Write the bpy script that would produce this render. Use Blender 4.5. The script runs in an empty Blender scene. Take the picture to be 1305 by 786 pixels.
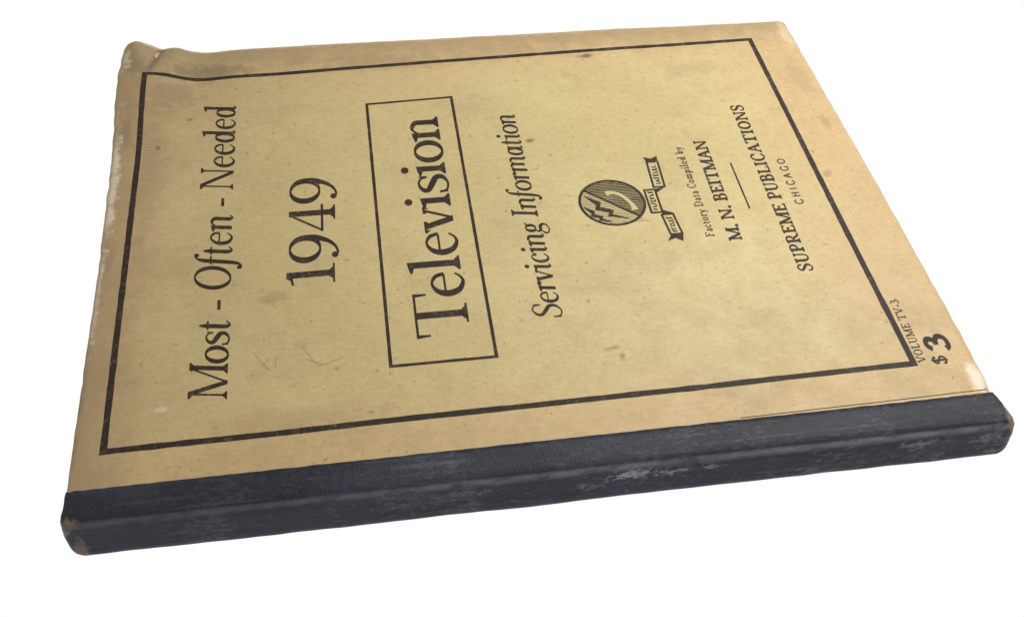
import bpy, math, random
from mathutils import noise, Vector
random.seed(7)
scene=bpy.context.scene
scene.view_settings.view_transform='Standard'
scene.view_settings.look='None'
scene.view_settings.exposure=0
MM=0.001
T=13.4            # thickness of the book, mm
XR=279.0          # length, mm
YD=220.6          # width, mm

def sst(e0,e1,v):
    t=max(0.0,min(1.0,(v-e0)/(e1-e0))); return t*t*(3-2*t)
def interp(tab,v):
    if v<=tab[0][0]: return tab[0][1]
    for (a,b),(c,d) in zip(tab,tab[1:]):
        if v<=c: return b+(d-b)*(v-a)/(c-a)
    return tab[-1][1]
def H(x,y):
    """height of the cover's upper face (mm)"""
    z=T
    lift=sst(31,5,x)*sst(152,200,y)
    z+=4.9*lift
    z+=1.6*math.exp(-((x-5.0)/3.4)**2-((y-219)/8.0)**2)
    z-=1.5*math.exp(-((x-14+(220-y)*0.30)/2.6)**2)*sst(190,216,y)
    z-=0.8*math.exp(-((x-33+(220-y)*0.1)/9.0)**2)*sst(176,212,y)
    z+=0.6*math.exp(-((x-21+(220-y)*0.2)/2.6)**2)*sst(194,214,y)
    z-=1.4*sst(2.8,-1,x)*sst(203,219,y)
    z+=0.28*noise.noise(Vector((x/45.0,y/45.0,0.3)))
    z+=0.08*noise.noise(Vector((x/9.0,y/9.0,2.3)))
    return z

# ------------------------------------------------------------------ objects
def link(o): scene.collection.objects.link(o); return o
def mesh_obj(name,verts,faces,mat,parent=None,smooth=False):
    me=bpy.data.meshes.new(name); me.from_pydata([(v[0]*MM,v[1]*MM,v[2]*MM) for v in verts],[],faces)
    me.update()
    if smooth:
        for p in me.polygons: p.use_smooth=True
    me.materials.append(mat)
    o=link(bpy.data.objects.new(name,me))
    if parent: o.parent=parent
    return o

# ------------------------------------------------------------------ node helper
class N:
    def __init__(s,name):
        s.m=bpy.data.materials.new(name); s.m.use_nodes=True; s.t=s.m.node_tree; s.t.nodes.clear()
        s.out=s.t.nodes.new('ShaderNodeOutputMaterial')
        s.bsdf=s.t.nodes.new('ShaderNodeBsdfPrincipled'); s.t.links.new(s.bsdf.outputs[0],s.out.inputs[0])
        tc=s.t.nodes.new('ShaderNodeTexCoord'); mp=s.t.nodes.new('ShaderNodeMapping'); mp.inputs['Scale'].default_value=(1000,1000,1000)
        s.t.links.new(tc.outputs['Object'],mp.inputs[0]); s.co=mp.outputs[0]
        sp=s.t.nodes.new('ShaderNodeSeparateXYZ'); s.t.links.new(s.co,sp.inputs[0]); s.x,s.y,s.z=sp.outputs
    def put(s,v,inp):
        if hasattr(v,'is_output'): s.t.links.new(v,inp)
        else: inp.default_value=v
    def math(s,op,a,b=0.0,c=None,clamp=False):
        n=s.t.nodes.new('ShaderNodeMath'); n.operation=op; n.use_clamp=clamp
        s.put(a,n.inputs[0]); s.put(b,n.inputs[1])
        if c is not None: s.put(c,n.inputs[2])
        return n.outputs[0]
    def ramp(s,v,lo,hi,a=0.0,b=1.0,smooth=True):
        n=s.t.nodes.new('ShaderNodeMapRange'); n.interpolation_type='SMOOTHSTEP' if smooth else 'LINEAR'
        s.put(v,n.inputs[0]); n.inputs[1].default_value=lo; n.inputs[2].default_value=hi; n.inputs[3].default_value=a; n.inputs[4].default_value=b
        return n.outputs[0]
    def noise(s,size,det=4,rough=0.55,stretch=None,off=(0,0,0),dist=0.0):
        mp=s.t.nodes.new('ShaderNodeMapping'); st=stretch or (1,1,1)
        mp.inputs['Scale'].default_value=(st[0]/size,st[1]/size,st[2]/size); mp.inputs['Location'].default_value=off
        s.t.links.new(s.co,mp.inputs[0])
        n=s.t.nodes.new('ShaderNodeTexNoise'); n.inputs['Scale'].default_value=1; n.inputs['Detail'].default_value=det; n.inputs['Roughness'].default_value=rough
        n.inputs['Distortion'].default_value=dist
        s.t.links.new(mp.outputs[0],n.inputs['Vector']); return n.outputs[0]
    def mix(s,f,a,b,mode='MIX'):
        n=s.t.nodes.new('ShaderNodeMix'); n.data_type='RGBA'; n.blend_type=mode
        s.put(f,n.inputs[0]); 
        for v,i in ((a,6),(b,7)):
            if isinstance(v,tuple) and len(v)==3: v=(*v,1)
            s.put(v,n.inputs[i])
        return n.outputs[2]
    def spot(s,cx,cy,rx,ry,nz,amp=0.6,rot=0.0):
        dx=s.math('SUBTRACT',s.x,cx); dy=s.math('SUBTRACT',s.y,cy)
        c,q=math.cos(rot),math.sin(rot)
        u=s.math('ADD',s.math('MULTIPLY',dx,c/rx),s.math('MULTIPLY',dy,q/rx))
        v=s.math('ADD',s.math('MULTIPLY',dx,-q/ry),s.math('MULTIPLY',dy,c/ry))
        d=s.math('SQRT',s.math('ADD',s.math('MULTIPLY',u,u),s.math('MULTIPLY',v,v)))
        d=s.math('ADD',d,s.math('MULTIPLY',s.math('SUBTRACT',nz,0.5),amp*4))
        return s.ramp(d,1.25,0.35)
    def bump(s,h,strength,dist):
        b=s.t.nodes.new('ShaderNodeBump'); b.inputs['Strength'].default_value=strength; b.inputs['Distance'].default_value=dist
        s.put(h,b.inputs['Height']); s.t.links.new(b.outputs[0],s.bsdf.inputs['Normal'])

# ---- cover paper
c=N('aged_cover_paper')
big=c.noise(55,3,off=(3,1,0)); mid=c.noise(14,5,0.6,off=(9,4,0)); fine=c.noise(1.6,4,0.65); fib=c.noise(0.9,3,0.6,stretch=(0.25,1.3,1))
col=c.mix(c.ramp(big,0.3,0.7),(0.482,0.396,0.190),(0.530,0.440,0.218))
col=c.mix(c.ramp(mid,0.35,0.75,0,0.45),col,(0.460,0.355,0.168))
# tan, sun-browned margins
ex=c.math('SUBTRACT',c.math('ABSOLUTE',c.math('SUBTRACT',c.x,134.0)),122.0)
ey=c.math('SUBTRACT',c.math('ABSOLUTE',c.math('SUBTRACT',c.y,115.0)),92.0)
em=c.math('ADD',c.math('MAXIMUM',ex,ey),c.math('MULTIPLY',c.math('SUBTRACT',c.noise(22,4,off=(1,7,0)),0.5),28))
col=c.mix(c.ramp(em,-26,14,0,0.78),col,(0.505,0.352,0.182))
# browning that deepens toward the curled corner
brn=c.math('ADD',c.ramp(c.x,140,-10,0,0.38),c.math('MULTIPLY',c.ramp(c.x,110,0),c.ramp(c.y,100,225,0,0.34)))
brn=c.math('MULTIPLY',brn,c.ramp(c.noise(34,5,0.65,off=(5,8,3)),0.28,0.62,0.60,1.2))
col=c.mix(brn,col,(0.350,0.250,0.122))
# grain
gr=c.math('ADD',c.math('MULTIPLY',c.math('SUBTRACT',fine,0.5),0.36),c.math('MULTIPLY',c.math('SUBTRACT',fib,0.5),0.30))
gv=c.math('ADD',gr,1.0)
vm=c.t.nodes.new('ShaderNodeVectorMath'); vm.operation='SCALE'; c.t.links.new(col,vm.inputs[0]); c.t.links.new(gv,vm.inputs['Scale']); col=vm.outputs[0]
# foxing specks
fx=c.noise(2.6,2,0.5,off=(31,5,0)); fxm=c.noise(40,2,off=(2,22,0))
f=c.math('MULTIPLY',c.ramp(fx,0.66,0.75),c.ramp(fxm,0.38,0.58))
col=c.mix(c.math('MULTIPLY',f,0.55),col,(0.20,0.14,0.07))
fx2=c.noise(1.1,1,0.5,off=(3,55,0)); fm2=c.noise(18,3,off=(7,2,0))
col=c.mix(c.math('MULTIPLY',c.math('MULTIPLY',c.ramp(fx2,0.71,0.77),c.ramp(fm2,0.43,0.58)),0.7),col,(0.12,0.085,0.05))
# greyish handling dirt
d=c.ramp(c.noise(26,6,0.7,off=(12,40,0)),0.48,0.78,0,0.42)
col=c.mix(d,col,(0.29,0.22,0.12))
edge_g=c.ramp(c.math('ADD',c.math('MAXIMUM',c.math('SUBTRACT',c.y,216.0),c.math('SUBTRACT',6.0,c.x)),c.math('MULTIPLY',c.math('SUBTRACT',c.noise(12,5,.7,off=(3,9,9)),0.5),34)),-16,4,0,0.55)
col=c.mix(edge_g,col,(0.26,0.185,0.105))
nz=c.noise(4,5,0.65,off=(5,5,0)); nz2=c.noise(9,5,0.7,off=(15,5,0))
for cx,cy,rx,ry,a,cc in [(185.6,202.5,3.4,1.8,0.85,(0.11,0.09,0.06)),(163.5,46.1,2.4,1.2,0.7,(0.20,0.12,0.05)),(165.5,42.5,1.2,2.0,0.6,(0.20,0.12,0.05)),
        (58,80,6,4,0.40,(0.24,0.17,0.09)),(66,59,3,2,0.2,(0.26,0.18,0.09)),(148,165.5,2.0,1.5,0.5,(0.20,0.14,0.08)),(154,150.5,1.7,1.4,0.8,(0.13,0.09,0.05)),
        (32,206,18,6,0.65,(0.19,0.14,0.08)),(20,190,10,9,0.48,(0.22,0.165,0.10)),(5,206,4,9,0.55,(0.20,0.145,0.09)),(4,168,3,8,0.5,(0.22,0.16,0.10)),(3,105,2.5,9,0.4,(0.24,0.17,0.11)),
        (272,150,2.2,5,0.45,(0.30,0.18,0.09)),(262,120,2,2,0.45,(0.22,0.14,0.08)),(230,190,14,6,.24,(.29,.21,.11)),(100,206,30,6,.40,(.24,.175,.10)),
        (14,150,6,30,.38,(.27,.20,.12)),(60,30,30,5,.26,(.31,.21,.11)),(272,180,5,14,.35,(.31,.21,.11)),(150,208,30,6,.32,(.26,.19,.11)),(27,176,1.4,1.1,.7,(.16,.11,.06)),(16,160,1.0,1.4,.7,(.16,.11,.06))]:
    col=c.mix(c.math('MULTIPLY',c.spot(cx,cy,rx,ry,nz),a),col,cc)
# crease shading painted in, with some grime, at the curled corner
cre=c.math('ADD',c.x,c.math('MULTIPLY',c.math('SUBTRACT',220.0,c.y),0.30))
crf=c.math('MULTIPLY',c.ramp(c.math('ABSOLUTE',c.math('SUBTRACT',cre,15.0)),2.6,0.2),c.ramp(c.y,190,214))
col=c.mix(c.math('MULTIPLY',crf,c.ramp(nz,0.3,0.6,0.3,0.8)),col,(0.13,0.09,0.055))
# rubbed pale places
for cx,cy,rx,ry,a in [(1.2,140,2.2,30,0.65),(0.8,90,1.4,26,0.5),(24,38.5,1.8,0.8,0.35),(275.5,19.5,3.8,6.5,1.0),(2,210,2,5,0.45),(10,221,12,1.6,0.5),(276,212,3,10,.35)]:
    col=c.mix(c.math('MULTIPLY',c.spot(cx,cy,rx,ry,nz2 if rx>2.5 else nz,0.9),a),col,(0.70,0.62,0.48))
# worn outer rim
rim=c.math('MAXIMUM',c.math('SUBTRACT',c.math('ABSOLUTE',c.math('SUBTRACT',c.x,139.5)),138.2),c.math('SUBTRACT',c.y,219.2))
rm=c.ramp(c.math('ADD',rim,c.math('MULTIPLY',c.math('SUBTRACT',nz,0.5),5)),-0.2,1.8,0,0.45)
col=c.mix(rm,col,(0.60,0.48,0.32))
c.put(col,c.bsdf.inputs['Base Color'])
c.put(c.ramp(mid,0.3,0.7,0.42,0.58),c.bsdf.inputs['Roughness']); c.bsdf.inputs['Specular IOR Level'].default_value=0.3
c.bump(c.math('ADD',c.math('MULTIPLY',fine,0.5),mid),0.4,0.0004)
paper=c.m

# ---- printing ink, slightly uneven so that the paper shows through
def ink_mat(name,dark,lo,amt,light=(0.30,0.22,0.11)):
    k=N(name)
    a=k.noise(1.3,4,0.7,off=(3,3,3)); b=k.noise(12,3,0.6,off=(8,1,3))
    f=k.math('ADD',k.math('MULTIPLY',a,0.7),k.math('MULTIPLY',b,0.3))
    col=k.mix(k.ramp(f,lo,lo+0.25,0,amt),dark,light)
    k.put(col,k.bsdf.inputs['Base Color']); k.bsdf.inputs['Roughness'].default_value=0.6; k.bsdf.inputs['Specular IOR Level'].default_value=0.2
    return k.m
ink=ink_mat('black_printing_ink',(0.026,0.018,0.014),0.49,0.38)
ink_small=ink_mat('thin_printing_ink',(0.028,0.020,0.016),0.50,0.32)
pencil=ink_mat('faint_pencil',(0.22,0.19,0.13),0.34,0.75,(0.42,0.34,0.17))

# ---- spine cloth
k=N('worn_navy_book_cloth')
wv=k.noise(0.5,2,0.5,stretch=(1,0.5,0.5)); m1=k.noise(18,6,0.72,stretch=(0.4,1,1)); m2=k.noise(2.2,6,0.75,off=(4,9,1)); m3=k.noise(26,4,0.65,off=(7,2,5)); ms=k.noise(1.0,5,0.72,stretch=(0.35,1,1),off=(1,6,2))
cr=k.noise(1.4,3,0.6,stretch=(0.035,1.0,1.0),off=(4,4,4))
col=k.mix(k.ramp(m1,0.35,0.7),(0.011,0.013,0.020),(0.024,0.028,0.041))
col=k.mix(k.ramp(m2,0.45,0.80,0,0.28),col,(0.07,0.074,0.092))
col=k.mix(k.ramp(wv,0.35,0.7,0,0.24),col,(0.042,0.047,0.060))
face=k.ramp(k.y,3.2,0.6)                     # spine face side of the fold
col=k.mix(k.math('MULTIPLY',face,0.5),col,(0.028,0.033,0.050))
col=k.mix(k.math('MULTIPLY',k.ramp(cr,0.52,0.74),k.ramp(m3,0.35,0.6,0.05,0.32)),col,(0.11,0.115,0.14))
right=k.ramp(k.x,30,170,0.45,1.0)
scuff=k.math('MULTIPLY',k.math('MULTIPLY',right,k.ramp(k.math('ADD',k.math('MULTIPLY',ms,0.7),k.math('MULTIPLY',m3,0.45)),0.58,0.74)),k.math('ADD',k.math('MULTIPLY',face,0.20),0.22))
col=k.mix(scuff,col,(0.23,0.23,0.26))
fold=k.math('MULTIPLY',k.ramp(k.math('ABSOLUTE',k.math('SUBTRACT',k.y,2.1)),1.1,0.1),k.ramp(k.z,9.0,11.2))
col=k.mix(k.math('MULTIPLY',fold,k.math('MULTIPLY',right,k.ramp(k.noise(3,5,.75,stretch=(.3,1,1),off=(9,1,1)),0.30,0.62,0.20,0.75))),col,(0.21,0.208,0.225))
nn=k.noise(1.3,6,0.8,off=(2,2,2),stretch=(.6,1,1)); nq=k.noise(5,5,0.75,off=(2,2,2))
for cx,cz,rx,rz,a in [(160,10,9,2.0,0.85),(172,9,6,1.5,0.6),(184,9.5,5,1.6,.45),(148,7,8,1.6,0.25),(250,9.5,12,2,0.35),(110,9.5,14,1.6,.2),(272,9,8,3,.35)]:
    u=k.math('MULTIPLY',k.math('SUBTRACT',k.x,cx),1/rx); v=k.math('MULTIPLY',k.math('SUBTRACT',k.z,cz),1/rz)
    d=k.math('SQRT',k.math('ADD',k.math('MULTIPLY',u,u),k.math('MULTIPLY',v,v)))
    d=k.math('ADD',d,k.math('MULTIPLY',k.math('SUBTRACT',nn,0.46),5.5))
    col=k.mix(k.math('MULTIPLY',k.ramp(d,1.0,0.1),k.math('MULTIPLY',face,a)),col,(0.34,0.34,0.38))
for cx,cy,rx,ry,a in [(0.8,3,2.3,1.9,0.8),(-0.9,1,1.3,2.4,0.75),(280.4,4,1.8,4.5,0.65),(3,-0.8,2.4,1.3,0.45)]:
    col=k.mix(k.math('MULTIPLY',k.spot(cx,cy,rx,ry,nq,0.9),a),col,(0.28,0.195,0.125))
low=k.math('MULTIPLY',k.ramp(k.z,2.2,0.4),k.ramp(m2,0.4,0.6)); col=k.mix(k.math('MULTIPLY',low,0.4),col,(0.14,0.13,0.12))
k.put(col,k.bsdf.inputs['Base Color']); k.bsdf.inputs['Roughness'].default_value=0.5; k.bsdf.inputs['Specular IOR Level'].default_value=0.22
k.bump(k.math('ADD',wv,k.math('ADD',k.math('MULTIPLY',m2,1.2),k.math('MULTIPLY',cr,1.2))),0.45,0.0003)
cloth=k.m

# ---- pages
k=N('yellowed_page_edges')
ln=k.noise(0.22,3,0.6,stretch=(0.02,0.02,1)); col=k.mix(k.ramp(ln,0.35,0.65),(0.42,0.33,0.19),(0.66,0.56,0.38))
k.put(col,k.bsdf.inputs['Base Color']); k.bsdf.inputs['Roughness'].default_value=0.85; pages=k.m

# ------------------------------------------------------------------ the book
book=link(bpy.data.objects.new('book',None)); book.empty_display_size=0.05
book['label']='worn yellowed softcover service manual with dark cloth spine lying flat'
book['category']='book'

# cover sheet outline
LX=[(0,-0.2),(12,-0.1),(48,0.1),(97,0.4),(150,-0.2),(190,-0.7),(210,-0.4),(226,0.2)]
RX=[(0,279.2),(14,277.9),(22,278.4),(51,279.0),(117,279.2),(170,278.7),(216,278.3),(226,278.1)]
def sheet(name,ztop,thick,mat,inset=0.0,nx=170,ny=140,y0=5.0,edge=0.4,parent=book):
    vs=[];fs=[]
    for lev in (0,1):
        for j in range(ny+1):
            t=j/ny
            for i in range(nx+1):
                s=i/nx
                y1=YD-inset+0.5*math.sin(s*math.pi)+edge*0.6*noise.noise(Vector((s*40,3,1)))
                y=y0+(y1-y0)*t
                xl=interp(LX,y)+inset+edge*noise.noise(Vector((1,y/6,5)))
                xr=interp(RX,y)-inset+edge*noise.noise(Vector((7,y/6,5)))
                r=2.6; e=y-(y1-r)
                if e>0:
                    cut=r-math.sqrt(max(0,r*r-e*e)); xr-=cut*0.8; xl+=cut*0.6
                x=xl+(xr-xl)*s
                z=ztop(x,y)-(thick(x,y) if lev else 0)
                if not lev:
                    dd=min(x-xl,xr-x,y1-y); z-=0.25*sst(1.2,0,dd)
                vs.append((x,y,z))
    n=(nx+1)*(ny+1); I=lambda l,i,j:l*n+j*(nx+1)+i
    for j in range(ny):
        for i in range(nx):
            fs.append((I(0,i,j),I(0,i+1,j),I(0,i+1,j+1),I(0,i,j+1)))
            fs.append((I(1,i,j),I(1,i,j+1),I(1,i+1,j+1),I(1,i+1,j)))
    for i in range(nx):
        fs.append((I(0,i+1,0),I(0,i,0),I(1,i,0),I(1,i+1,0))); fs.append((I(0,i,ny),I(0,i+1,ny),I(1,i+1,ny),I(1,i,ny)))
    for j in range(ny):
        fs.append((I(0,0,j),I(0,0,j+1),I(1,0,j+1),I(1,0,j))); fs.append((I(0,nx,j+1),I(0,nx,j),I(1,nx,j),I(1,nx,j+1)))
    return mesh_obj(name,vs,fs,mat,parent,smooth=True)
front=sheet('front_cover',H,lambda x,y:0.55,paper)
front['label']='yellowed stained front cover printed in black'
block=sheet('page_block',lambda x,y:H(x,y)-0.62,lambda x,y:H(x,y)-0.62-0.85,pages,inset=1.3,nx=60,ny=50,y0=5.6,edge=0.1)
back=sheet('back_cover',lambda x,y:0.78,lambda x,y:0.6,paper,nx=60,ny=50)

# spine cloth : profile swept along the book
def cloth_profile(s):
    yE=12.6+1.6*s+0.22*noise.noise(Vector((s*60,0,9)))
    P=[(yE,T-0.02),(yE-0.05,T+0.24)]
    for q in (0.78,0.55,0.32): P.append((5.2+(yE-5.2)*q,T+0.30))
    P+=[(5.4,T+0.26),(4.4,T+0.12),(3.5,T-0.14),(2.8,T-0.50),(2.15,T-1.0),(1.65,T-1.65),(1.2,T-2.5),(0.88,T-3.5),(0.56,T-4.8),(0.18,T-6.4),(-0.3,T-8.4),(-0.75,3.4),(-0.95,2.4),(-0.85,1.5),(-0.45,0.8),(0.2,0.3),(1.2,0.08),(3,0.05),(8,0.05),(12.5,0.05),(12.5,0.16)]
    return P
nx=300; vs=[];fs=[]; m=len(cloth_profile(0))
for i in range(nx+1):
    s=i/nx
    P=cloth_profile(s)
    ss=0.5-0.5*math.cos(math.pi*s); ss=0.35*s+0.65*ss
    for jj,(y,z) in enumerate(P):
        xl=interp([(-1,-0.2),(0.6,-0.9),(3,-1.1),(6,-0.9),(9,-0.5),(13,-0.1)],y); xr=interp([(-1,280.8),(0.6,281.2),(4,281.1),(7,280.7),(10,279.8),(14,278.1)],y)
        if z<5.5:
            q=((5.5-z)/5.5)**2.4; xl+=3.3*q; xr-=2.8*q
        fr=0.35*noise.noise(Vector((3.1,y*1.3,z*1.3))); xr+=fr; xl+=0.2*noise.noise(Vector((8.1,y,z)))
        x=xl+(xr-xl)*ss
        de=min(x-xl,xr-x); rr=1-math.sqrt(max(0,1-max(0,1-de/2.8)**2))
        yy=y;zz=z
        if z>1: zz=z-1.2*rr*sst(T-6,T,z)*sst(13,6,y)
        if y<7: yy=y+2.0*rr*sst(7,-1,y)
        nzv=noise.noise(Vector((x/7,y/3,z/3)))*0.14+noise.noise(Vector((x/28,y/5,z/6+3)))*0.38
        if y<9 and z>0.5: yy+=nzv*0.8; zz+=nzv*0.5
        vs.append((x,yy,max(zz,0.04)))
for i in range(nx):
    for j in range(m-1):
        a=i*m+j; fs.append((a,a+m,a+m+1,a+1))
for e in (0,nx):      # folded-in ends of the spine
    base=e*m; cidx=len(vs); ring=range(3,m-3)
    cx=vs[base+8][0]+(0.9 if e==0 else -0.9)
    vs.append((cx,5.0,T*0.5))
    for j in list(ring)[:-1]:
        fs.append((base+j,base+j+1,cidx) if e==0 else (base+j+1,base+j,cidx))
spine=mesh_obj('spine_cloth',vs,fs,cloth,book,smooth=True)
spine['label']='scuffed dark navy cloth spine strip'

# ------------------------------------------------------------------ ink geometry
class Ink:
    def __init__(s): s.v=[];s.f=[];s.k=0
    def poly_strip(s,A,B,z=None):
        """two matching point lists in cover mm"""
        s.k+=1; dz=0.045+0.0025*(s.k%14) if z is None else z; b=len(s.v)
        for (p,q) in zip(A,B):
            s.v.append((p[0],p[1],H(*p)+dz)); s.v.append((q[0],q[1],H(*q)+dz))
        for i in range(len(A)-1):
            s.f.append((b+2*i,b+2*i+1,b+2*i+3,b+2*i+2))
    def fan(s,P,z=None):
        s.k+=1; dz=0.045+0.0025*(s.k%14) if z is None else z; b=len(s.v)
        for p in P: s.v.append((p[0],p[1],H(*p)+dz))
        s.f.append(tuple(range(b,b+len(P))))
    def obj(s,name,mat): return mesh_obj(name,s.v,s.f,mat,front)

def catmull(P,closed=False,n=6):
    if len(P)==2 and not closed:
        return [tuple(P[0][k]+(P[1][k]-P[0][k])*t/4 for k in range(len(P[0]))) for t in range(5)]
    out=[];L=len(P)
    rng=range(L) if closed else range(L-1)
    for i in rng:
        if closed: a,b,c_,d_=P[(i-1)%L],P[i],P[(i+1)%L],P[(i+2)%L]
        else: a,b,c_,d_=P[max(i-1,0)],P[i],P[i+1],P[min(i+2,L-1)]
        for q in range(n):
            t=q/n
            out.append(tuple(0.5*((2*b[k])+(-a[k]+c_[k])*t+(2*a[k]-5*b[k]+4*c_[k]-d_[k])*t*t+(-a[k]+3*b[k]-3*c_[k]+d_[k])*t**3) for k in range(len(b))))
    out.append(tuple(P[0]) if closed else tuple(P[-1]))
    return out
def ribbon(P,widths):
    A=[];B=[];n=len(P);cl=(abs(P[0][0]-P[-1][0])+abs(P[0][1]-P[-1][1]))<1e-6
    for i in range(n):
        if cl and i in (0,n-1): p,q=P[-2],P[1]
        else: p,q=P[max(i-1,0)],P[min(i+1,n-1)]
        dx,dy=q[0]-p[0],q[1]-p[1];l=math.hypot(dx,dy) or 1
        w=widths(i,dx/l,dy/l) if callable(widths) else widths
        A.append((P[i][0]-dy/l*w/2,P[i][1]+dx/l*w/2));B.append((P[i][0]+dy/l*w/2,P[i][1]-dx/l*w/2))
    return A,B

class Pen:
    def __init__(s,ink,tf,a,b,italic=False,sans=False,ends=True):
        s.ink=ink;s.tf=tf;s.a=a;s.b=b;s.it=italic;s.sans=sans;s.ox=0;s.oy=0
        if sans: s.b=a*0.92
    def T(s,P): return [s.tf(x+s.ox,y+s.oy) for x,y in P]
    def strip(s,A,B): s.ink.poly_strip(s.T(A),s.T(B))
    def para(s,x0,y0,x1,y1,w=None):
        w=s.a if w is None else w; n=5
        A=[(x0+(x1-x0)*i/n-w/2,y0+(y1-y0)*i/n) for i in range(n+1)]; B=[(p[0]+w,p[1]) for p in A]; s.strip(A,B)
    def bar(s,x0,x1,y,h=None):
        h=s.b if h is None else h
        n=3;A=[(x0+(x1-x0)*i/n,y) for i in range(n+1)];B=[(p[0],y+h) for p in A]; s.strip(A,B)
    def curve(s,P):
        P=[(p[0],p[1],(p[2] if len(p)>2 else s.a)) for p in P]
        if s.sans: P=[(x,y,s.a) for x,y,_ in P]
        Q=catmull(P); A,B=ribbon([(q[0],q[1]) for q in Q],lambda i,dx,dy:max(Q[i][2],0.01)); s.strip(A,B)
    def ell(s,cx,cy,rx,ry):
        a,b=s.a,s.b; rx-=a/2*0.6;ry-=b/2
        P=[(cx+rx*math.cos(t*math.pi/18),cy+ry*math.sin(t*math.pi/18)) for t in range(36)]; P.append(P[0])
        A,B=ribbon(P,lambda i,dx,dy:b+(a-b)*abs(dy)**1.4); s.strip(A,B)
    def dot(s,cx,cy,r,asp=1.0):
        s.ink.fan(s.T([(cx+r*math.cos(t*math.pi/8),cy+r*asp*math.sin(t*math.pi/8)) for t in range(16)]))
    def serif(s,x,y,d,l=.13,r=.13,w=None):
        if s.sans: return
        w=s.a if w is None else w; t=s.b*0.95
        y0=y if d>0 else y-t
        s.bar(x-w/2-l*.75,x+w/2+r*.75,y0,t)
        k_=0.07
        if l>0.02: s.ink.fan(s.T([(x-w/2-k_,y+d*t),(x-w/2,y+d*t),(x-w/2,y+d*(t+k_*1.1))]))
        if r>0.02: s.ink.fan(s.T([(x+w/2+k_,y+d*t),(x+w/2,y+d*t),(x+w/2,y+d*(t+k_*1.1))]))
    def tick(s,x,y,dy,w=None):      # vertical tapered end of E/T arms
        if s.sans: return
        w=(s.b*1.6) if w is None else w
        s.ink.fan(s.T([(x-w/2,y),(x+w/2,y),(x+w*.35,y+dy),(x-w*.1,y+dy)]))
    def foot(s,x,last=True):
        if s.sans: return
        if s.it:
            if last: s.curve([(x,.10,s.a),(x+.03,.02,s.a*.7),(x+.09,.0,s.b),(x+.15,.07,s.b*.8)])
        else: s.serif(x,0,1,.11,.11)
    def flag(s,x,y):
        if s.sans: return
        s.ink.fan(s.T([(x-s.a/2-.11,y-.075),(x-s.a/2-.11,y-.035),(x+s.a/2,y+.02),(x+s.a/2,y-.02),(x-s.a/2,y-.11)]))
    def g(s,ch):
        a,b,X=s.a,s.b,.6
        s.oy=0
        if ch==' ': return .30
        if ch=='T':
            s.para(.46,0,.46,1); s.serif(.46,0,1,.17,.17); s.bar(.03,.89,1-b,b); s.tick(.05,1,-.26);s.tick(.87,1,-.26); return .92
        if ch=='M':
            s.para(.13,0,.13,1,b*1.2);s.para(.54,0,.13,1,a);s.para(.54,0,.95,1,b*1.2);s.para(.97,0,.97,1,a)
            s.serif(.13,0,1,.13,.13,b);s.serif(.97,0,1,.12,.12);s.serif(.1,1,-1,.12,.03,b);s.serif(.97,1,-1,.03,.12); return 1.12
        if ch=='N':
            s.para(.14,0,.14,1,b*1.2);s.para(.8,0,.15,1,a);s.para(.82,0,.82,1,b*1.2)
            s.serif(.14,0,1,.13,.13,b);s.serif(.82,1,-1,.13,.13,b);s.serif(.12,1,-1,.12,.02,b);return .96
        if ch=='O': s.ell(.45,.5,.41,.52); return .9
        if ch in 'Ss$':
            k_=1 if ch in 'S$' else X; ww=1 if ch in 'S$' else .74
            P=[(.56,.76,b),(.50,.93,b),(.33,1.0,b*1.1),(.15,.88,a*.7),(.13,.70,a*.85),(.33,.54,a),(.54,.38,a*.95),(.56,.18,a*.8),(.42,.02,a*.45),(.27,-.01,b),(.12,.06,b),(.06,.25,b)]
            s.curve([(x*ww,y*k_,w) for x,y,w in P])
            s.tick(.57*ww,.70*k_,.28*k_,b*1.3); s.tick(.06*ww,.30*k_,-.29*k_,b*1.3)
            if ch=='$': s.para(.32,-.14,.32,1.14,b)
            return .66 if ch in 'S$' else .47
        if ch=='I': s.para(.2,0,.2,1);s.serif(.2,0,1);s.serif(.2,1,-1);return .4
        if ch=='H': s.para(.16,0,.16,1);s.para(.68,0,.68,1);s.bar(.16,.68,.47,b);[s.serif(q,w_,d_) for q in(.16,.68) for w_,d_ in((0,1),(1,-1))];return .84
        if ch=='V': s.para(.42,0,.1,1,a*1.05);s.para(.42,0,.76,1,b*1.2);s.serif(.1,1,-1,.12,.12);s.serif(.76,1,-1,.12,.12,b);return .86
        if ch=='A': s.para(.1,0,.43,1,b*1.2);s.para(.78,0,.43,1,a*1.05);s.bar(.2,.65,.33,b);s.serif(.1,0,1,.11,.11,b);s.serif(.78,0,1,.12,.12);return .88
        if ch=='C' or ch=='G':
            s.curve([(.70,.74,b),(.60,.95,b*1.2),(.42,1.01,b),(.18,.84,a*.85),(.09,.5,a*1.05),(.18,.16,a*.85),(.42,-.01,b),(.6,.05,b*1.2),(.72,.25 if ch=='C' else .12,b)])
            s.tick(.71,.68,.3,b*1.4)
            if ch=='G': s.para(.68,.04,.68,.42);s.serif(.68,.42,-1,.12,.1); return .86
            return .8
        if ch=='D': s.para(.17,0,.17,1);s.curve([(.1,.98,b),(.42,.975,b),(.68,.82,a*.85),(.76,.5,a*1.05),(.68,.18,a*.85),(.42,.025,b),(.1,.02,b)]);s.serif(.17,0,1,.13,0);s.serif(.17,1,-1,.13,0);return .87
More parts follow.
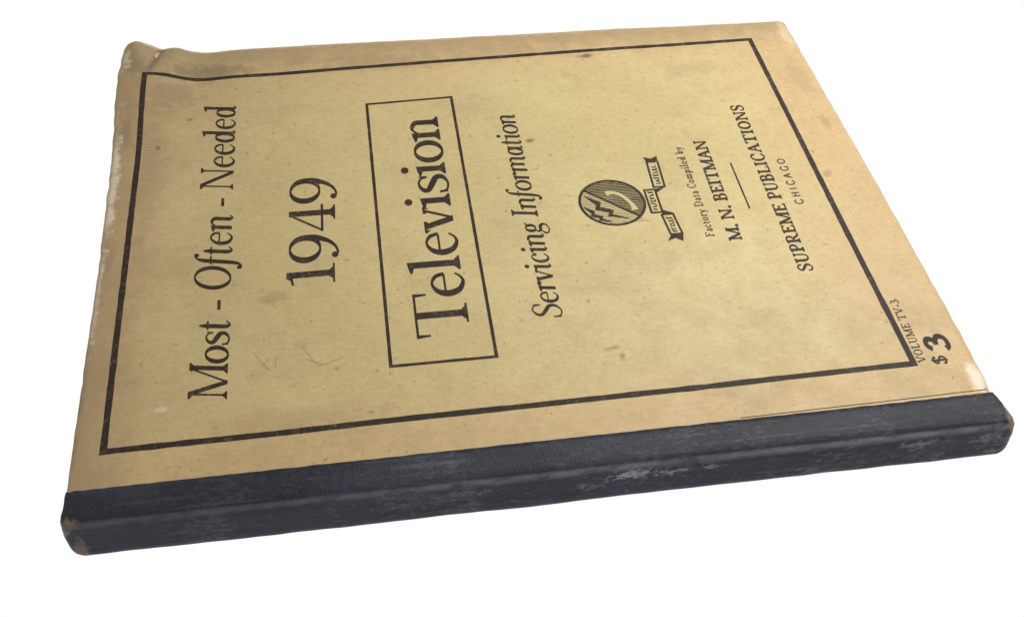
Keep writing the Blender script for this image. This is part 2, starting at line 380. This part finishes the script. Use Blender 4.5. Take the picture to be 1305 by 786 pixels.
        if ch=='B':
            s.para(.17,0,.17,1);s.curve([(.1,.98,b),(.38,.98,b),(.54,.87,a*.8),(.54,.66,a*.8),(.38,.53,b),(.17,.53,b)])
            s.curve([(.17,.53,b),(.42,.53,b),(.60,.39,a*.9),(.60,.16,a*.9),(.42,.02,b),(.1,.02,b)]);s.serif(.17,0,1,.13,0);s.serif(.17,1,-1,.13,0);return .73
        if ch in 'PR':
            s.para(.17,0,.17,1);s.curve([(.1,.98,b),(.38,.98,b),(.56,.86,a*.8),(.56,.62,a*.85),(.38,.48,b),(.17,.48,b)]);s.serif(.17,0,1);s.serif(.17,1,-1,.13,0)
            if ch=='R': s.para(.72,0,.38,.49,a);s.serif(.72,0,1,.02,.1);return .82
            return .68
        if ch in 'EFL':
            s.para(.17,0,.17,1); s.serif(.17,1,-1,.13,.1 if ch=='L' else 0)
            if ch in 'EF':
                s.bar(.1,.62,1-b,b);s.tick(.61,1,-.24);s.bar(.17,.44,.5,b);s.tick(.44,.52,.11);s.tick(.44,.52,-.11)
            if ch in 'EL': s.bar(.05,.64,0,b);s.tick(.63,0,.27)
            else: s.serif(.17,0,1)
            return .70 if ch!='L' else .68
        if ch=='U': s.curve([(.17,1,a),(.17,.6,a),(.18,.28,a),(.26,.06,a*.7),(.43,-.01,b),(.6,.06,b),(.68,.28,b),(.69,.6,b),(.69,1,b)]);s.serif(.17,1,-1);s.serif(.69,1,-1,.11,.11,b);return .85
        if ch=='o': s.ell(.29,X/2,.27,X/2+.015);return .58
        if ch=='e':
            s.bar(.1,.50,.335,b*.9);s.curve([(.50,.35,a*.55),(.45,.52,a*.6),(.3,.6,b*1.1),(.14,.5,a*.75),(.085,.3,a),(.15,.09,a*.85),(.31,.0,b*1.5),(.42,.04,b),(.5,.14,b*.8)]);return .56
        if ch=='c':
            s.curve([(.45,.48,b*1.2),(.38,.57,b),(.28,.6,b),(.14,.5,a*.75),(.085,.3,a),(.15,.09,a*.85),(.31,.0,b*1.4),(.48,.14,b*.8)]);s.dot(.42,.48,a*.52);return .51
        if ch=='l': s.para(.16,.0 if not s.it else .08,.16,1.02);s.foot(.16);s.flag(.16,1.02);return .32
        if ch=='i': s.para(.16,0 if not s.it else .08,.16,X);s.foot(.16);s.flag(.16,X);s.dot(.15,.86,a*.62);return .32
        if ch=='v': s.para(.28,0,.1,X,a);s.para(.29,0,.5,X,b*1.2);s.serif(.1,X,-1,.09,.09);s.serif(.5,X,-1,.08,.08,b);return .56
        if ch=='y':
            s.para(.3,.02,.1,X,a);s.para(.2,-.27,.52,X,b*1.2);s.dot(.15,-.25,a*.5);s.serif(.1,X,-1,.09,.09);s.serif(.52,X,-1,.08,.08,b);return .58
        if ch in 'nm':
            s.para(.15,0,.15,X);s.flag(.15,X);s.foot(.15,False)
            k_=[.5] if ch=='n' else [.48,.81]; px=.15
            for q in k_:
                s.curve([(px+.01,.40,b*.8),(px+.10,.54,b),(px+.2,.595,a*.6),(q-.01,.52,a*.95),(q,.36,a),(q,.1,a),(q,0 if not s.it else .06,a)])
                s.foot(q,q==k_[-1]); px=q
            return k_[-1]+.16
        if ch=='r': s.para(.15,0,.15,X);s.flag(.15,X);s.foot(.15,False);s.curve([(.16,.38,b*.8),(.24,.53,b),(.33,.59,b*1.5),(.38,.57,b*1.6)]);s.dot(.37,.535,a*.52);return .44
        if ch=='t': s.curve([(.17,.80,b),(.17,.62,a),(.17,.3,a),(.17,.12,a),(.2,.02,a*.75),(.27,-.005,b*1.2),(.36,.08,b*.8)]);s.bar(.03,.34,X-b*1.0,b);return .39
        if ch=='f':
            if s.it: s.curve([(-.06,-.26,b*1.6),(.02,-.29,b),(.10,-.18,a*.8),(.14,.1,a),(.16,.5,a),(.18,.82,a*.9),(.26,.99,b),(.36,1.02,b*1.3)]);s.dot(.36,.98,a*.5);s.dot(-.05,-.24,a*.5)
            else: s.curve([(.17,0,a),(.17,.5,a),(.17,.78,a),(.2,.93,a*.7),(.29,1.01,b),(.37,1.0,b)]);s.dot(.37,.95,a*.52);s.foot(.17)
            s.bar(.03,.35,X-b,b);return .36
        if ch in 'dq': s.ell(.27,.3,.22,.31);s.para(.48,0 if not s.it else .08,.48,1.02);s.flag(.48,1.02)
        if ch=='d':
            if s.it: s.foot(.48)
            else: s.serif(.48,0,1,0,.1)
            return .64
        if ch=='b': s.para(.14,0,.14,1.02);s.flag(.14,1.02);s.ell(.36,.3,.22,.31);return .62
        if ch=='p': s.para(.15,-.3,.15,X);s.flag(.15,X);s.serif(.15,-.3,1,.1,.1);s.ell(.37,.3,.22,.31);return .63
        if ch=='a':
            if s.it: s.ell(.26,.3,.21,.31);s.para(.46,.06,.46,X);s.foot(.46);return .6
            s.curve([(.1,.47,b*1.5),(.16,.57,b),(.26,.605,b),(.37,.54,a*.8),(.395,.4,a),(.395,.08,a),(.44,.01,a*.6),(.5,.04,b)]);s.curve([(.395,.36,b),(.22,.31,b*1.3),(.09,.17,a),(.15,.02,a*.6),(.25,0,b),(.39,.1,b)]);return .52
        if ch=='g':
            s.ell(.26,.4,.19,.21);s.curve([(.40,.52,b),(.46,.58,b),(.52,.57,b*1.8)]);s.curve([(.17,.22,b),(.1,.12,b*1.6),(.2,.04,a*.8),(.38,.02,a*.9),(.49,-.08,a*.8),(.44,-.22,b*1.2),(.26,-.29,b),(.08,-.24,b*1.2),(.04,-.13,a*.6),(.12,-.03,b),(.2,.02,b)]);return .54
        if ch=='-': s.bar(.04,.38,.25,max(.09,b*1.15));return .42
        if ch=='.': s.dot(.1,.05,a*.6);return .24
        if ch=='1': s.para(.29,0,.29,1);s.serif(.29,0,1,.2,.2);s.ink.fan(s.T([(.29-a/2,1),(.29-a/2,.87),(.06,.84),(.06,.88),(.18,.92)])) if not s.sans else None;return .56
        if ch=='9': s.oy=-.075;s.ell(.33,.69,.31,.34);s.curve([(.60,.70,a),(.59,.46,a*.95),(.49,.2,a*.65),(.34,.04,b*1.3),(.18,-.01,b)]);s.dot(.15,.06,a*.5);s.oy=0;return .71
        if ch=='4': s.oy=-.04;s.para(.50,0,.50,1,a);s.para(.05,.28,.48,1,b*1.2);s.bar(.03,.72,.26,b*1.2);s.serif(.50,0,1,.15,.15);s.oy=0;return .76
        if ch=='3':
            s.curve([(.08,.80,b*1.2),(.17,.94,b*1.1),(.31,.985,b),(.45,.90,a*.85),(.47,.74,a*.9),(.40,.60,a*.7),(.24,.54,b)]);s.curve([(.24,.54,b),(.44,.48,a*.8),(.54,.34,a*.95),(.54,.18,a),(.44,.04,a*.85),(.28,-.0,b),(.13,.04,b*1.1),(.05,.18,b*1.2)])
            return .62
        raise Exception('glyph '+ch)

def text(name,st,xb0,xb1,y0,y1,h,a,b,italic=False,sans=False,track=.05,slant=0.0,mat=ink):
    def kern(i): return -.13 if (st[i]=='T' and i+1<len(st) and st[i+1].islower()) else 0
    dummy=Ink(); p=Pen(dummy,lambda x,y:(x,y),a,b,italic,sans); A=sum(p.g(ch)+track+kern(i) for i,ch in enumerate(st))-track
    sx=(y1-y0)/A; I=Ink()
    r=h/sx
    def tf(x,y):
        yy=y0+x*sx+y*h*slant; t=(yy-y0)/(y1-y0)
        return (xb0+(xb1-xb0)*t-y*h, yy)
    p=Pen(I,tf,a*(0.35+0.65*r),b*(0.5+0.5*r),italic,sans)
    for i,ch in enumerate(st): p.ox+=p.g(ch)+track+kern(i)
    return I.obj(name,mat)

text('subject_lettering','Most - Often - Needed',43.2,43.7,40,183,11.6,.145,.050,italic=True,track=.01,slant=.14)
text('year_lettering','1949',77.4,78.8,83.5,138.5,16.0,.16,.048,track=.0)
text('title_lettering','Television',119.3,120.4,56.5,169,17.4,.15,.052,track=.0)
text('subtitle_lettering','Servicing Information',149.8,150.3,60.5,167,9.3,.145,.052,italic=True,track=.0,slant=.14)
text('credit_lettering','Factory Data Compiled by',210.2,210.8,92,141,3.1,.16,.09,track=.14,mat=ink_small)
text('author_lettering','M. N. BEITMAN',219.6,221.2,89.4,143.8,4.9,.23,.125,track=.10,mat=ink_small)
text('publisher_lettering','SUPREME PUBLICATIONS',239.8,242.0,72.0,163.9,5.0,.225,.125,track=.11,mat=ink_small)
text('city_lettering','CHICAGO',247.8,248.4,105,130.5,3.0,.17,.13,sans=True,track=.34,mat=ink_small)
text('volume_lettering','VOLUME TV-3',262.5,263.6,28.4,55.5,2.9,.16,.10,track=.13,mat=ink_small)
text('price_lettering','$',269.0,269.0,26.8,30.4,4.2,.19,.14,sans=True,mat=ink_small)
text('price_lettering','3',272.6,272.5,32.4,39.0,7.4,.26,.22,sans=True,mat=ink_small)

def line(I,P,w,n=60):
    Q=[]
    for (p,q) in zip(P,P[1:]):
        m_=max(2,int(math.hypot(q[0]-p[0],q[1]-p[1])/1.6))
        Q+=[(p[0]+(q[0]-p[0])*i/m_,p[1]+(q[1]-p[1])*i/m_) for i in range(m_)]
    Q.append(P[-1])
    A,B=ribbon(Q,lambda i,dx,dy:w*(1+0.16*noise.noise(Vector((Q[i][0]/5,Q[i][1]/5,1))))); I.poly_strip(A,B)
# border frame
I=Ink(); c0,c1,c2,c3=(8.7,25.2),(258.0,28.2),(259.0,208.0),(9.3,201.6)
w=2.1
line(I,[(c0[0]-w/2,c0[1]),(c1[0]+w/2,c1[1])],w);line(I,[c1,c2],w);line(I,[(c2[0]+w/2,c2[1]),(120,204.6),(60,202.0),(c3[0]-w/2,c3[1])],w*.95);line(I,[c3,c0],w*.95)
I.obj('border_frame',ink)
I=Ink(); w=1.1
q=[(92.8,46.7),(126.0,46.9),(127.2,180.4),(93.9,179.0)]
for a_,b_ in zip(q,q[1:]+q[:1]):
    dx,dy=b_[0]-a_[0],b_[1]-a_[1];l=math.hypot(dx,dy);line(I,[(a_[0]-dx/l*w/2,a_[1]-dy/l*w/2),(b_[0]+dx/l*w/2,b_[1]+dy/l*w/2)],w)
I.obj('title_box',ink)
I=Ink(); line(I,[(226.9,104.5),(227.2,130)],.65); I.obj('divider_rule',ink_small)
I=Ink(); line(I,[(196,14.35),(240,14.75),(277,15.5)],.3); I.obj('cover_edge_line',ink_small)

# emblem : disc, finely lined half with a pale handset, other half with dark flashes
I=Ink(); R0=11.8
circ=[(177.8+R0*math.cos(t*math.pi/30),113.2+R0*math.sin(t*math.pi/30)) for t in range(60)];circ.append(circ[0])
A,B=ribbon(circ,1.05);I.poly_strip(A,B)
line(I,[(168.6,120.6),(186.2,105.0)],.9)
yy=102.4
while yy<124.8:
    half=math.sqrt(max(0,R0**2-(yy-113.2)**2))
    x_in=max(168.6+(120.6-yy)*(17.6/15.6),177.8-half); x_out=177.8+half
    if x_out-x_in>.6: line(I,[(x_in,yy),(x_out,yy)],.56)
    if x_in-(177.8-half)>1.0: line(I,[(177.8-half,yy),(x_in,yy)],.16)
    yy+=.86
BOLT=[(167.5,117.4),(173.2,113.2),(172.2,110.8),(177.2,108.5),(176.2,106.4),(182.0,103.4),(174.4,105.5),(175.3,107.4),(170.2,109.5),(171.2,111.9)]
def tri_bolt(I,grow,z,ox=0,oy=0,sc=1.0):
    pt=lambda i:(174.5+(BOLT[i][0]-174.5)*sc+ox,110.2+(BOLT[i][1]-110.2)*sc+oy)
    L_=[pt(i) for i in (0,1,2,3,4,5)]; R_=[pt(i) for i in (0,9,8,7,6,5)]
    A=[];B=[]
    for p,q in zip(L_,R_):
        dx,dy=p[0]-q[0],p[1]-q[1];l=math.hypot(dx,dy)
        ux,uy=(dx/l,dy/l) if l>.01 else (0.5,0.87)
        A.append((p[0]+ux*grow,p[1]+uy*grow));B.append((q[0]-ux*grow,q[1]-uy*grow))
    I.poly_strip(A,B,z=z)
tri_bolt(I,.1,.088,ox=.4,oy=.5,sc=.95)
tri_bolt(I,.2,.086,ox=-3.2,oy=-3.0,sc=.6)
# stepped ribbon of separate heavily inked panels
def seg(x0,ya,x1,yb,w):
    line(I,[(x0-w/2,ya),(x1-w/2,yb)],.8);line(I,[(x0+w/2,ya),(x1+w/2,yb)],.8);line(I,[(x0-w/2-.4,ya),(x0+w/2+.4,ya)],.8);line(I,[(x1-w/2-.4,yb),(x1+w/2+.4,yb)],.8)
    t=.13
    while t<.88:
        yc=ya+(yb-ya)*t;xc=x0+(x1-x0)*t;hh=w*random.uniform(.14,.24);r_=random.random()
        line(I,[(xc-hh,yc),(xc+hh,yc)],random.uniform(.5,.8))
        if r_<.5: line(I,[(xc-hh,yc),(xc-hh,yc+.8)],.5)
        if r_>.4: line(I,[(xc+hh,yc),(xc+hh,yc+.8)],.5)
        t+=random.uniform(1.25,1.7)/(yb-ya)
seg(197.0,94.6,196.2,104.8,4.2);seg(192.8,106.2,192.9,118.4,4.0);seg(196.9,119.6,197.6,133.6,4.2)
for P in ([(194.2,104.6),(198.6,105.4),(194.8,107.4)],[(195.0,118.6),(199.2,119.4),(195.0,116.4)],[(194.8,94.2),(193.0,91.4),(196.0,92.6),(198.5,90.8),(199.3,94.2)],[(195.3,134),(194.8,136.6),(197.5,135.4),(200.1,136.8),(199.8,134)]): I.fan(P)
I.obj('emblem_mark',ink_small)
# handset, left as bare paper over the hatching
k=N('unprinted_paper'); k.put(k.mix(k.noise(1.6,4),(0.46,0.38,0.18),(0.53,0.44,0.215)),k.bsdf.inputs['Base Color']); k.bsdf.inputs['Roughness'].default_value=.6
hs=[(176.4,118.0,2.8),(178.2,118.4,1.8),(180.8,117.4,1.4),(183.0,115.0,1.4),(184.4,112.2,1.5),(185.0,110.2,1.8),(185.2,108.4,2.8)]
I=Ink(); Q=catmull(hs);A,B=ribbon([(a_[0],a_[1]) for a_ in Q],lambda i,dx,dy:Q[i][2]);I.poly_strip(A,B,z=.1)
I.obj('handset_mark',k.m)
# pencil ticks
I=Ink()
for P in ([(52,54),(56,49.5),(50.5,58)],[(57.5,50),(58,56)],[(66,58),(70.5,49.5),(78,52)],[(72,50),(67,53)],[(53,51),(56,55)]): line(I,P,.22)
I.obj('pencil_mark',pencil)

# ------------------------------------------------------------------ white support surface
g=bpy.data.materials.new('glowing_white_ground'); g.use_nodes=True; nt=g.node_tree; nt.nodes.clear()  # ground emits its own white, so no shadow shows on it
o_=nt.nodes.new('ShaderNodeOutputMaterial'); e_=nt.nodes.new('ShaderNodeEmission'); e_.inputs[0].default_value=(1,1,1,1); e_.inputs[1].default_value=1.02; nt.links.new(e_.outputs[0],o_.inputs[0])
S=6000
gr_=mesh_obj('ground',[(-S,-S,0),(S,-S,0),(S,S,0),(-S,S,0)],[(0,1,2,3)],g)
gr_['kind']='structure'; gr_['label']='plain seamless white surface under the book, glowing by itself'

# ------------------------------------------------------------------ light
wd=bpy.data.worlds.new('World'); scene.world=wd; wd.use_nodes=True
wd.node_tree.nodes['Background'].inputs[0].default_value=(1,0.98,0.955,1); wd.node_tree.nodes['Background'].inputs[1].default_value=0.46
def area(name,loc,tgt,size,power,colr):
    l=bpy.data.lights.new(name,'AREA'); l.size=size; l.energy=power; l.color=colr
    o=link(bpy.data.objects.new(name,l)); o.location=loc
    o.rotation_euler=(Vector(tgt)-Vector(loc)).to_track_quat('-Z','Y').to_euler(); return o
area('soft_area_lamp',(0.38,0.22,0.38),(0.20,0.05,0.0),0.26,2.2,(1,0.96,0.895))  # unseen area lamp, added for the soft brightness gradient over the cover

# ------------------------------------------------------------------ camera
cam=bpy.data.cameras.new('camera'); cam.sensor_width=36; cam.lens=36*1385.27/1305; cam.clip_start=0.01; cam.clip_end=50
co=link(bpy.data.objects.new('camera',cam)); co.location=(0.08624,-0.16741,0.27724); co.rotation_euler=(0.73436,-0.04277,-0.15376)
scene.camera=co
